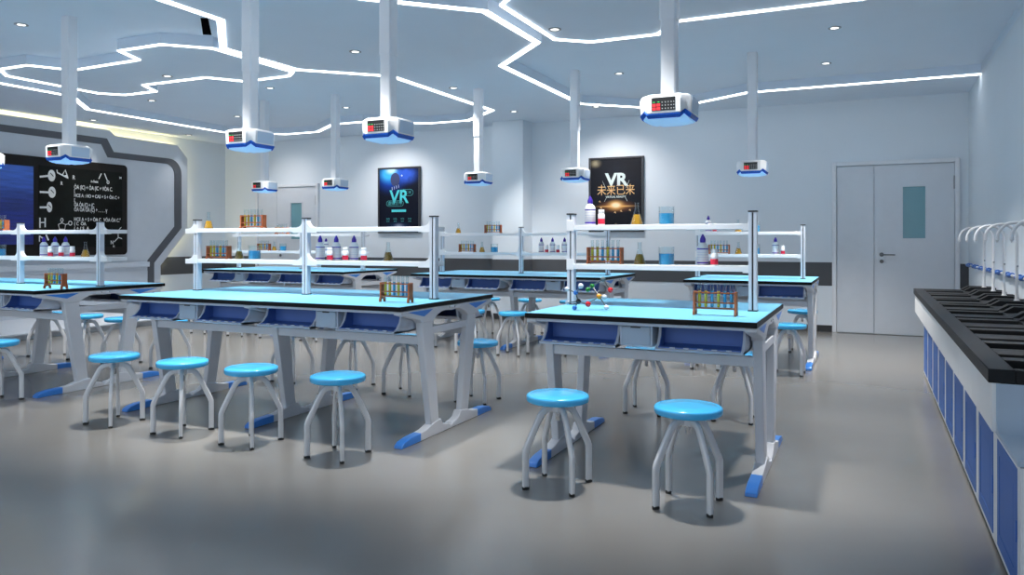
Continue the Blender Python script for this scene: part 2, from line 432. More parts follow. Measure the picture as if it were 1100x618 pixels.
# ------------------------------------------------------------------ doors
def door(n, x0, x1, split, wx0, wx1, wz0, wz1, label):
    t = bpy.data.objects.new('door_%d' % n, None); COL.objects.link(t); t.location = ((x0+x1)/2, YB, 0); struct(t, label)
    zt = 2.173; f = .05
    b = MB(); b.box(x0, x0+f, YB-.045, YB+.02, 0, zt); b.box(x1-f, x1, YB-.045, YB+.02, 0, zt); b.box(x0+f, x1-f, YB-.045, YB+.02, zt-f, zt)
    b.build('door_frame', 'doorframe', t, bevel=.004)
    z1 = zt-f-.008
    b = MB(); b.box(x0+f+.006, split-.003, YB-.022, YB+.02, .008, z1); b.build('door_leaf', 'door', t, bevel=.002)
    a, c = split+.003, x1-f-.006
    b = MB()
    b.box(a, wx0, YB-.022, YB+.02, .008, z1); b.box(wx1, c, YB-.022, YB+.02, .008, z1)
    b.box(wx0, wx1, YB-.022, YB+.02, .008, wz0); b.box(wx0, wx1, YB-.022, YB+.02, wz1, z1)
    leaf = b.build('door_leaf', 'door', t)
    b = MB(); g = .018
    b.box(wx0-g, wx1+g, YB-.03, YB-.02, wz1, wz1+g); b.box(wx0-g, wx1+g, YB-.03, YB-.02, wz0-g, wz0)
    b.box(wx0-g, wx0, YB-.03, YB-.02, wz0, wz1); b.box(wx1, wx1+g, YB-.03, YB-.02, wz0, wz1); b.build('window_bead', 'door', leaf)
    b = MB(); b.box(wx0, wx1, YB-.006, YB+.004, wz0, wz1); b.build('pane', 'frost', leaf)
    h = split+.085; zh = 1.0
    b = MB(); b.cyl((h, YB-.03, zh), (h, YB-.018, zh), .026, 20); b.cyl((h, YB-.065, zh), (h, YB-.02, zh), .009, 12)
    b.sweep([(h, YB-.062, zh), (h+.04, YB-.064, zh), (h+.15, YB-.062, zh-.002)], (.008, .008), 10); b.build('handle', 'handlegrey', leaf)
    b = MB(); b.cyl((h, YB-.03, zh-.085), (h, YB-.018, zh-.085), .024, 20); b.cyl((h, YB-.034, zh-.085), (h, YB-.028, zh-.085), .009, 12); b.build('lock', 'handlegrey', leaf)
    b = MB(); b.cyl((c+.003, YB-.03, 1.80), (c+.003, YB-.03, 1.96), .012, 10); b.cyl((c+.003, YB-.03, .35), (c+.003, YB-.03, .5), .012, 10); b.build('hinge', 'ring', leaf)
door(1, -.433, .984, .053, .373, .62, 1.204, 1.84, 'wide grey double door with a narrow window near the right wall')
door(2, -10.08, -8.663, -9.594, -9.274, -9.03, 1.204, 1.84, 'wide grey double door in the far left corner')

# ------------------------------------------------------------------ posters
def poster(cx, z0, z1, w, kind, label):
    t = thing('poster', label, 'poster', (cx, YB, z0))
    x0, x1 = cx-w/2, cx+w/2; f = .028
    b = MB(); b.box(x0, x0+f, YB-.05, YB, z0, z1); b.box(x1-f, x1, YB-.05, YB, z0, z1); b.box(x0+f, x1-f, YB-.05, YB, z1-f, z1); b.box(x0+f, x1-f, YB-.05, YB, z0, z0+f)
    b.build('frame', 'pframe', t, bevel=.004)
    o = MB().box(x0+f, x1-f, YB-.036, YB-.002, z0+f, z1-f).build('print', 'poster_'+kind, None, smooth=0, origin=(cx, YB-.036, (z0+z1)/2))
    o.parent = t; o.location = Vector((cx, YB-.036, (z0+z1)/2))-t.location
    Z = (z0+z1)/2; X = (1, 0, 0); Y = (0, 0, 1); yy = YB-.038
    def T(s, sz, m, x, z, bold=0., shear=0., sx=1.): text('lettering', s, sz, m, t, (cx+x, yy, Z+z), X, Y, bold=bold, shear=shear, sx=sx)
    if kind == 'planet':
        b = MB(); b.lathe([(.001, -.10), (.055, -.085), (.085, -.03), (.09, .03), (.07, .085), (.03, .115), (.001, .12)], cx-.07, YB-.02, Z+.33, 24)
        for v in b.bm.verts: v.co.y = YB-.039+(v.co.y-(YB-.02))*.02
        b.build('dark_figure', 'navy', t)
        b = MB()
        for k in range(4): b.sweep([(cx-.13+k*.042, yy, Z+.215+.012*k), (cx-.125+k*.042, yy, Z+.165+.012*k)], (.010, .003), 6)
        b.sphere((cx+.06, yy, Z+.40), .014, 10)
        b.build('pale_marks', 'pale', t)
        T('VR', .30, 'teal', .0, .045, .006, .05, 1.0)
        b = MB()
        for (px, pz, hw, hh) in ((-.075, -.055, .165, .045), (.16, .12, .115, .05)):
            pts = arc(px-hw+hh, pz, hh, 90, 270, 8)+arc(px+hw-hh, pz, hh, -90, 90, 8); pts.append(pts[0])
            b.sweep([(cx+u, yy, Z+v) for u, v in pts], (.004, .002), 6, up=(0, 1, 0))
        b.build('outline', 'tealdim', t)
        T('虚拟世界', .07, 'tealdim', -.075, -.055, .001)
        T('二维', .05, 'tealdim', .19, .12)
        MB().box(cx-.14, cx+.14, yy-.001, yy+.001, Z-.195, Z-.155).build('bar', 'teal', t)
        for k in range(4): T('科技' if k % 2 else '体验', .036, 'tealdim', -.21+k*.14, -.31); T('未来', .03, 'tealdim', -.21+k*.14, -.35)
        T('VIRTUAL  REALITY', .05, 'teal', 0, -.475)
    else:
        T('VR', .25, 'silver', .01, .205, .009, 0, 1.05)
        b = MB()
        for sx in (-1, 1): b.sweep([(cx+sx*.20, yy, Z+.20), (cx+sx*.15, yy, Z+.09)], (.004, .002), 6); b.sweep([(cx+sx*.14, yy, Z-.04), (cx+sx*.17, yy, Z-.10)], (.004, .002), 6)
        b.build('lines', 'silver', t)
        T('未来已来', .165, 'gold', 0, .055, 0, 0, .86)
        T('VIRTUAL REALITY', .038, 'silver', 0, -.035, .001)
        T('THE FUTURE IS HERE', .026, 'goldim', 0, -.46); T('VR', .03, 'goldim', 0, -.425)
        b = MB()
        for q in ((.06, -.24), (.19, -.23), (-.03, -.26), (-.26, -.10), (-.24, -.19)):
            b.prism([(cx+q[0], Z+q[1]), (cx+q[0]+.035, Z+q[1]-.012), (cx+q[0]+.022, Z+q[1]+.02)], 'y', yy-.001, yy+.001)
        b.build('shards', 'gold', t)
poster(-7.003, 1.30, 2.383, .816, 'planet', 'black framed poster with a blue planet and glowing teal VR letters')
poster(-3.305, 1.30, 2.378, .815, 'flare', 'black framed poster with an orange starburst under silver VR letters')

# ------------------------------------------------------------------ board wall on the left
XF = -10.70
YM = 5.975
def mirror(h): return h+[(2*YM-y, z) for y, z in h[::-1]]
outer = [(9.095, 0), (9.095, .76), (9.65, 1.35), (9.65, 2.60), (9.44, 2.808), (8.25, 2.818), (8.15, 2.897)]
struct(MB().prism(mirror(outer), 'x', XL+.07, XF).build('trim_2', 'feature', smooth=0, bevel=.01), 'angular pale panel carrying the board, edged by a warm glow')
bo = [(8.956, 0), (8.956, .81), (9.51, 1.394), (9.51, 2.30)]+arc(9.26, 2.31, .25, 0, 90, 6)[1:]+[(8.21, 2.56), (8.093, 2.757)]
bi = [(8.835, 0), (8.835, .857), (9.366, 1.416), (9.366, 2.30)]+arc(9.20, 2.30, .166, 0, 90, 6)[1:]+[(8.107, 2.466), (8.0, 2.658)]
A, B_ = mirror(bo), mirror(bi); n = len(A)
b = MB()
for i in range(n-1):
    p = [(x, *q) for x in (XF-.004, XF+.010) for q in (A[i], A[i+1], B_[i+1], B_[i])]
    b.faces(p, [(0, 1, 2, 3), (4, 7, 6, 5), (0, 4, 5, 1), (2, 6, 7, 3), (1, 5, 6, 2), (3, 7, 4, 0)])
struct(b.build('trim_3', 'featband', smooth=0), 'dark grey angular band around the board')
b = MB(); b.box(XF-.01, XF+.06, 2*YM-8.83, 8.83, .75, .83); b.box(XF-.01, XF+.012, 2*YM-8.83, 8.83, .40, .69)
struct(b.build('trim_4', 'feature', bevel=.006), 'pale ledge under the board')
b = MB(); b.box(XL, -9.05, 2.4, 9.3, 0, .06); b.box(XL, -9.0, 2.4, 9.35, .06, .085)
struct(b.build('trim_5', 'feature', bevel=.005), 'low pale teaching platform along the board wall')
# warm strip hidden in the gap behind the panel
b = MB()
H = mirror([(9.06, .05), (9.06, .78), (9.61, 1.37), (9.61, 2.58), (9.42, 2.77), (8.22, 2.78), (8.13, 2.862)])
for i in range(len(H)-1): b.sweep([(XL+.045, *H[i]), (XL+.045, *H[i+1])], (.012, .012), 6, up=(1, 0, 0))
tag(b.build('warm_strip', 'ledwarm', smooth=0), 'warm yellow light strip behind the angular board panel', 'light strip')

t = thing('teaching_board', 'wide black framed board with a blue screen and white formulas', 'board', (XF, YM, .98))
y1 = 8.405; y0 = 2*YM-y1
pts = arc(y1-.06, 2.362-.06, .06, 90, 0, 5)+arc(y1-.06, .957+.06, .06, 0, -90, 5)+arc(y0+.06, .957+.06, .06, -90, -180, 5)+arc(y0+.06, 2.302, .06, 180, 90, 5)
MB().prism(pts, 'x', XF-.005, XF+.07).build('frame', 'bframe', t, bevel=.006)
MB().box(XF+.06, XF+.074, 2*YM-6.9, 6.9, 1.12, 2.215).build('screen', 'screen', t, smooth=0)
for a, c in ((6.975, 8.31), (2*YM-8.31, 2*YM-6.975)): MB().box(XF+.06, XF+.073, a, c, 1.08, 2.24).build('chalkboard', 'chalkboard', t, smooth=0)
XB = XF+.0745; XD = (0, 1, 0); YD = (0, 0, 1)
def chalk(s, sz, y, z, al='LEFT', bold=.001, m='chalk', sx=1.): text('chalk_writing', s, sz, m, t, (XB, y, z), XD, YD, al, bold, 0, sx)
def stroke(pts, r=.008, name='chalk_line'):
    MB().sweep([(XB+.001, y, z) for y, z in pts], (r, .0012), 6, up=(1, 0, 0)).build(name, 'chalk', t)
def quad(pts, name='chalk_blob', m='chalk', dx=0): MB().prism(pts, 'x', XB-.001+dx, XB+.0015+dx).build(name, m, t)
def ring(y, z, ry, rz, r=.005): stroke([(y+ry*math.cos(q*PI/6), z+rz*math.sin(q*PI/6)) for q in range(13)], r)
for y, z, ry, rz, hz in ((7.163, 2.108, .055, .083, 2.078), (7.169, 1.869, .055, .080, 1.864), (7.130, 1.655, .040, .075, 1.645)):
    quad([(y+ry*math.cos(q*PI/10), z+rz*math.sin(q*PI/10)) for q in range(20)]); stroke([(6.989, hz), (y-ry*.7, z-.005)], .014)
    MB().sweep([(XB+.003, y-.02, z+.035), (XB+.003, y+.025, z-.01)], (.006, .0012), 6, up=(1, 0, 0)).build('chalk_slit', 'chalkboard', t)
stroke([(6.992, 1.50), (6.992, 1.355)], .010); stroke([(7.067, 1.50), (7.067, 1.366)], .010); stroke([(6.992, 1.43), (7.067, 1.435)], .008)
stroke([(7.242, 2.197), (7.248, 2.158), (7.41, 2.092)], .009); stroke([(7.324, 2.131), (7.368, 2.207), (7.41, 2.092)], .008); quad([(7.33, 2.115), (7.415, 2.08), (7.395, 2.14)])
stroke([(7.262, 1.408), (7.317, 1.434), (7.372, 1.41), (7.361, 1.341), (7.282, 1.341), (7.262, 1.408)], .005)
ring(7.317, 1.474, .018, .026); stroke([(7.372, 1.41), (7.41, 1.42)], .005); ring(7.445, 1.432, .027, .030, .006)
stroke([(7.282, 1.341), (7.262, 1.28)], .005); stroke([(6.985, 1.24), (7.05, 1.20)], .010); stroke([(6.985, 1.245), (6.985, 1.16)], .008); stroke([(7.08, 1.26), (7.115, 1.18)], .012)
stroke([(7.947, 2.20), (7.904, 2.115)], .008); stroke([(8.0, 2.205), (8.046, 2.105)], .008); ring(8.06, 2.075, .018, .022, .006)
stroke([(8.165, 1.155), (8.243, 1.226), (8.303, 1.205)], .007); stroke([(8.236, 1.226), (8.236, 1.332), (8.29, 1.386)], .006)
chalk('R', .072, 7.313, 2.006, 'CENTER', sx=.8); chalk('R', .085, 7.50, 2.105, 'CENTER', sx=.8); chalk('n-hex', .062, 7.834, 2.07, 'CENTER', sx=.85); chalk('M', .05, 8.277, 2.157, 'CENTER')
def fit(s_, sz, y, z, w):
    text('chalk_writing', s_, sz, 'chalk', t, (XB, y, z), XD, YD, 'LEFT', .001, 0, 1.)
    o = [c for c in t.children if c.name.startswith('chalk_writing')]
    o = max(o, key=lambda c: int(c.name.split('.')[-1]) if '.' in c.name else 0)
    ww = world(t).y; ys = [v.co.y for v in o.data.vertices]; lo, hi = min(ys), max(ys)
    for v in o.data.vertices: v.co.y = (y-ww)+(v.co.y-lo)*w/(hi-lo)
fit('ÒA (lC) + ÒA (lC + VÒA C.', .085, 7.507, 1.965, .63); fit('[', .06, 7.507, 1.91, .015); fit('HCE A : HO = CAS + S + ÒA C +', .072, 7.507, 1.842, .75); fit('[', .06, 7.507, 1.775, .015)
fit('ÒA ÒA (C) + (C', .085, 7.507, 1.705, .32); fit('ÒA ÒA ÒA (C) + . . . . . γ', .085, 7.507, 1.635, .54); fit('HCE A + S + ÒA C.  VÒA ÒA C."', .075, 7.507, 1.49, .77); fit('( C  ÒA', .07, 7.507, 1.425, .19); fit('( + ( S  A', .07, 7.507, 1.355, .24)
chalk('N', .085, 8.13, 1.145, 'CENTER', sx=.8); chalk('H', .05, 8.16, 1.085, 'CENTER', sx=.8)

# ------------------------------------------------------------------ tables
TOP = .80
def make_table(name, label, cat, xr, units, uw, y0, group):
    W = units*uw; xl = xr-W; y1 = y0+1.165; yc = (y0+y1)/2
    t = thing('lab_table', label, 'table', ((xl+xr)/2, yc, 0), group)
    slab = MB().box(xl, xr, y0, y1, TOP-.026, TOP-.001).build('tabletop', 'black', t, bevel=.002)
    MB().box(xl+.004, xr-.004, y0+.004, y1-.004, TOP-.003, TOP+.0005).build('work_surface', 'cyan', slab, smooth=0)
    b = MB(); i = .022
    b.box(xl+i, xr-i, y0+i, y0+i+.03, TOP-.043, TOP-.026); b.box(xl+i, xr-i, y1-i-.03, y1-i, TOP-.043, TOP-.026)
    b.box(xl+i, xl+i+.03, y0+i+.03, y1-i-.03, TOP-.042, TOP-.026); b.box(xr-i-.03, xr-i, y0+i+.03, y1-i-.03, TOP-.042, TOP-.026)
    b.build('apron', 'tray', t, bevel=.003)
    for sy in (-1, 1):
        MB().box(xl+.03, xr-.03, yc+sy*.29-.018, yc+sy*.29+.018, .555, .605).build('beam', 'leg', t, bevel=.003)
    # end frames and the middle frame
    fx = [xr-.030, xl+.030]+([(xl+xr)/2] if units == 2 else [])
    for k, x in enumerate(fx):
        h = .024
        ends = ((1,) if k == 0 else (-1,) if k == 1 else ())
        for sy in (-1, 1):
            Q = lambda d: yc+sy*d
            sec = [[(x-h, Q(.345), .705), (x+h, Q(.345), .705), (x+h, Q(.222), .705), (x-h, Q(.222), .705)],
                   [(x-h*.9, Q(.232), .055), (x+h*.9, Q(.232), .055), (x+h*.9, Q(.138), .055), (x-h*.9, Q(.138), .055)]]
            MB().loft(sec).build('leg', 'leg', t, bevel=.006)
        # foot rail with a raised shoulder under each leg
        half = [(0, .012), (.02, .032), (.06, .036), (.10, .05), (.128, .085), (.20, .078), (.30, .052), (.36, .047), (.36, .0)]
        prof = [(yc+d, z) for d, z in half]+[(yc-d, z) for d, z in half[::-1]]
        rail = MB().prism(prof, 'x', x-.027, x+.027).build('foot_rail', 'leg', t, bevel=.004)
        for sy in (-1, 1):
            cp = [(.355, 0), (.355, .0475), (.46, .044), (.53, .033), (.555, .018), (.56, 0)]
            MB().prism([(yc+sy*d, z) for d, z in cp], 'x', x-.0275, x+.0275).build('blue_cap', 'accent', rail, bevel=.004)
        # top arm: from the table corners down to the legs with an arch between them
        half = [(0, .738), (.07, .742), (.12, .738), (.17, .722), (.20, .705), (.222, .69), (.345, .688), (.365, .708), (.50, .736), (.565, .752), (.565, .772)]
        prof = [(yc+d, z) for d, z in half]+[(yc-d, z) for d, z in half[::-1]]
        arm = MB().prism(prof, 'x', x-.028, x+.028).build('arm', 'leg', t, bevel=.005)
        MB().box(x-.016, x+.016, yc-.27, yc+.27, .612, .655).build('cross_bar', 'leg', t, bevel=.003)
        for e in ends:
            for sy in (-1, 1):
                b = MB(); tri = [(.50, .763), (.225, .763), (.325, .726)]
                b.prism([(yc+sy*d, z) for d, z in tri], 'x', x+e*.020, x+e*.0295); b.build('blue_triangle', 'accent', arm)
            b = MB(); b.sphere((x+e*.028, yc-.03, .758), .006, 8); b.sphere((x+e*.028, yc+.04, .758), .006, 8); b.build('bolt', 'chrome', arm)
    # storage trays and drawer boxes on both long sides
    for u in range(units):
        ux = xl+u*uw
        for sy in (-1, 1):
            Q = lambda d: yc+sy*d
            for a, c in ((.07, .475), (.672, uw-.065)):
                x0, x1 = ux+a, ux+c
                side = [(.545, .652), (.510, .668), (.480, .700), (.462, .757), (.20, .757), (.185, .73), (.20, .675), (.26, .648), (.38, .640), (.535, .642)]
                b = MB()
                for p, q in ((x0, x0+.012), (x1-.012, x1)): b.prism([(Q(d), z) for d, z in side], 'x', p, q)
                b.prism([(Q(d), z) for d, z in ((.205, .672), (.262, .648), (.382, .640), (.548, .642), (.556, .652), (.548, .656), (.40, .648), (.27, .656), (.215, .678))], 'x', x0, x1)
                w = x1-x0
                for f in (.2, .36, .52, .68, .84): b.box(x0+f*w-.012, x0+f*w+.012, min(Q(.538), Q(.548)), max(Q(.538), Q(.548)), .650, .6615)
                tr = b.build('storage_tray', 'tray', t)
                b = MB()
                b.prism([(Q(d), z) for d, z in ((.405, .664), (.44, .656), (.536, .660), (.536, .654), (.44, .650), (.398, .654))], 'x', x0+.013, x1-.013)
                w = x1-x0
                bk = [(x0+.013, .656), (x0+.013, .745), (x0+.10*w, .748), (x0+.30*w, .743), (x0+.36*w, .756), (x0+.46*w, .756), (x0+.52*w, .744), (x0+.64*w, .744), (x0+.70*w, .756), (x0+.82*w, .756), (x0+.88*w, .745), (x1-.013, .745), (x1-.013, .656)]
                b.prism(bk, 'y', Q(.404), Q(.398))
                for p, q in ((x0+.0125, x0+.015), (x1-.015, x1-.0125)): b.prism([(Q(d), z) for d, z in ((.535, .656), (.505, .670), (.475, .702), (.458, .755), (.398, .755), (.398, .656))], 'x', p, q)
                b.build('liner', 'liner', tr)
            x0, x1 = ux+.482, ux+.648
            bx = MB().box(x0, x1, min(Q(.50), Q(.24)), max(Q(.50), Q(.24)), .650, .756).build('drawer_box', 'tray', t, bevel=.004)
            MB().box(x0+.010, x1-.010, min(Q(.496), Q(.508)), max(Q(.496), Q(.508)), .657, .748).build('drawer_front', 'panel', bx, bevel=.004)
            MB().box((x0+x1)/2-.025, (x0+x1)/2+.025, min(Q(.505), Q(.5095)), max(Q(.505), Q(.5095)), .741, .748).build('finger_slot', 'dark', bx)
    return t

UW = 1.14
GT = 'cyan topped laboratory tables'
TB = {}
TB['R1'] = dict(xr=-.46, u=1, w=1.15, y=3.605, posts=(-1.572, -.555), stub=0, n='the front right table')
TB['M1'] = dict(xr=-2.37, u=2, w=1.14, y=3.605, posts=(-4.545, -3.52, -2.50), stub=-1, n='the front middle table')
TB['L1'] = dict(xr=-5.60, u=2, w=1.14, y=3.64, posts=(-7.72, -6.68, -5.66), stub=1, n='the front left table')
TB['R2'] = dict(xr=-.47, u=1, w=1.15, y=7.36, posts=(-1.60, -.585), stub=0, n='the back right table')
TB['M2'] = dict(xr=-2.43, u=2, w=1.14, y=7.38, posts=(-4.64, -3.60, -2.57), stub=0, n='the back middle table')
TB['L2'] = dict(xr=-5.68, u=2, w=1.14, y=7.42, posts=(-7.90, -6.80, -5.82), stub=-1, n='the back left table')
make_table('R1', 'small cyan topped lab table carrying the molecule model, right foreground', 'table', -.46, 1, 1.15, 3.605, GT)
make_table('M1', 'long cyan topped lab table in the middle foreground', 'table', -2.37, 2, 1.14, 3.605, GT)
make_table('L1', 'long cyan topped lab table cut off by the left picture edge', 'table', -5.60, 2, 1.14, 3.64, GT)
make_table('R2', 'small cyan topped lab table in the back row near the grey door', 'table', -.47, 1, 1.15, 7.36, GT)
make_table('M2', 'long cyan topped lab table in the back row between the two posters', 'table', -2.43, 2, 1.14, 7.38, GT)
make_table('L2', 'long cyan topped lab table in the back row nearest the board wall', 'table', -5.68, 2, 1.14, 7.42, GT)

# ------------------------------------------------------------------ shelves on the tables
ZT, ZL = 1.262, 1.037
def make_shelf(k):
    d = TB[k]; yc = d['y']+.585; px = d['posts']; ys = yc+.07
    t = thing('reagent_shelf', 'white two-tier shelf with aluminium posts on '+d['n'], 'shelf', ((px[0]+px[-1])/2, yc, TOP), 'two-tier shelves on the tables')
    h = .021
    for i, x in enumerate(px):
        b = MB(); g = .004
        b.box(x-h, x-g, yc-h, yc+h, TOP+.006, 1.322); b.box(x+g, x+h, yc-h, yc+h, TOP+.006, 1.322); b.box(x-g, x+g, yc-h+.006, yc+h-.006, TOP+.006, 1.322)
        p = b.build('post', 'alu', t, bevel=.0015)
        MB().box(x-h-.002, x+h+.002, yc-h-.002, yc+h+.002, 1.322, 1.330).build('post_cap', 'dark', p)
        MB().box(x-h-.003, x+h+.003, yc-h-.003, yc+h+.003, TOP+.001, TOP+.007).build('post_shoe', 'dark', p)
        MB().box(x-g, x+g, yc-h+.004, yc-h+.0062, TOP+.006, 1.32).build('slot', 'dark', p)
    st = d['stub']
    x0 = px[0]-(.0215 if st >= 0 else .10); x1 = px[-1]+(-.0215 if st <= 0 else .10)
    for z in (ZT, ZL):
        bd = MB().box(x0, x1, yc+.0235, ys+.10, z-.030, z)
        for xa, xb in zip(px[:-1], px[1:]): bd.box(xa+.0212, xb-.0212, yc-.018, yc+.0235, z-.030, z)
        bd.build('shelf_board', 'shelf', t, bevel=.002)
        for i, x in enumerate(px):
            first, last = i == 0, i == len(px)-1
            b = MB()
            cv = lambda sx, L, H: [(x+sx*h, z-.036), (x+sx*h, z+H)]+[(x+sx*(h+.7*L*(1-math.cos(math.radians(q)))), z+H*(1-math.sin(math.radians(q)))) for q in (15, 30, 45, 60, 75, 90)]+[(x+sx*(h+L), z), (x+sx*(h+L), z-.036)]
            L, H = (.085, .048) if d['u'] == 2 else (.03, .012)
            if not first or st < 0: b.prism(cv(-1, L, H), 'y', yc-.019, yc+.019)
            if (not last and not (first and k in ('M1', 'R1', 'L2', 'R2'))) or (last and st > 0): b.prism(cv(1, L, H), 'y', yc-.019, yc+.019)
            if first: b.box(x-h-.002, x+h+.002, yc-h-.003, yc-h+.002, z-.034, z+.03)
            if len(b.bm.verts): b.build('bracket', 'shelf', t, bevel=.0015)
            else: b.bm.free()
for k in TB: make_shelf(k)

# ------------------------------------------------------------------ stools
def make_stool(loc):
    t = thing('lab_stool', '', 'stool', (0, 0, 0), 'round blue stools around the tables')
    MB().lathe([(.001, .404), (.118, .402), (.138, .403), (.147, .407), (.150, .413), (.150, .429), (.1475, .4355), (.141, .4395), (.133, .4405), (.1315, .4385), (.130, .4385), (.128, .4405), (.06, .4412), (.001, .4415)], 0, 0, 0, 48).build('seat', 'seat', t, smooth=50)
    b = MB(); b.lathe([(.001, .352), (.026, .352), (.030, .357), (.030, .388), (.04, .392), (.04, .404), (.001, .404)], 0, 0, 0, 20); b.build('hub', 'steel', t)
    MB().lathe([(.001, .312), (.010, .312), (.012, .316), (.012, .354), (.001, .354)], 0, 0, 0, 14).build('screw_post', 'chrome', t)
    for k in range(4):
        a = PI/4+k*PI/2; ca, sa = math.cos(a), math.sin(a)
        path = [(.015, .372), (.045, .372), (.066, .366), (.082, .350), (.108, .302), (.156, .200), (.163, .180), (.164, .165), (.164, .012)]
        lg = MB().sweep([(r*ca, r*sa, z) for r, z in path], (.0105, .0150), 10, up=(ca*.3, sa*.3, .95), square=True).build('leg', 'steel', t, smooth=60)
        MB().sweep([(.164*ca, .164*sa, .0), (.164*ca, .164*sa, .014)], (.0125, .0175), 10, up=(ca, sa, 0)).build('foot_cap', 'foot', lg)
    return t
stools = []
for k in ('R1', 'M1', 'L1', 'R2', 'M2', 'L2'):
    d = TB[k]; n = 2*d['u']
    for side in (-1, 1):
        for i in range(n):
            u = i//2; cx = d['xr']-d['w']*(d['u']-u)+d['w']/2+(-.31 if i % 2 == 0 else .31)
            y = d['y']+.585+(-.785 if side < 0 else .86)
            stools.append((k, side, i, n, cx, y))
FIX = {('R1', -1, 0): (-1.351, 3.412), ('R1', -1, 1): (-.729, 3.412), ('M1', -1, 0): (-4.416, 3.396), ('M1', -1, 1): (-3.814, 3.400), ('M1', -1, 2): (-3.254, 3.393), ('M1', -1, 3): (-2.632, 3.392),
       ('M1', 1, 3): (-2.603, 4.985), ('M1', 1, 2): (-3.246, 5.004), ('R1', 1, 0): (-1.385, 5.15), ('R1', 1, 1): (-.80, 5.17), ('L1', -1, 3): (-5.79, 3.48), ('L1', 1, 2): (-6.478, 5.06), ('L1', 1, 1): (-7.042, 5.106),
       ('M2', -1, 2): (-3.334, 7.168), ('R2', -1, 1): (-.645, 7.15), ('R2', 1, 1): (-.644, 8.66), ('M2', 1, 1): (-3.884, 8.86)}
proto = None
for k, side, i, n, x, y in stools:
    x, y = FIX.get((k, side, i), (x, y))
    if k == 'L1' and side < 0 and i < 2: continue
    if k == 'L1' and side < 0 and i == 2: continue
    nm = TB[k]['n']
    if n == 2: w = ('left' if i == 0 else 'right')+' of the two'
    else: w = ORD[i]+' of four from the left'
    lab = 'round blue stool %s %s, %s' % ('in front of' if side < 0 else 'behind', nm, w)
    if proto is None:
        proto = make_stool(None); proto.location = (x, y, 0); proto['label'] = lab
    else: copy_tree(proto, (x, y, 0), lab)

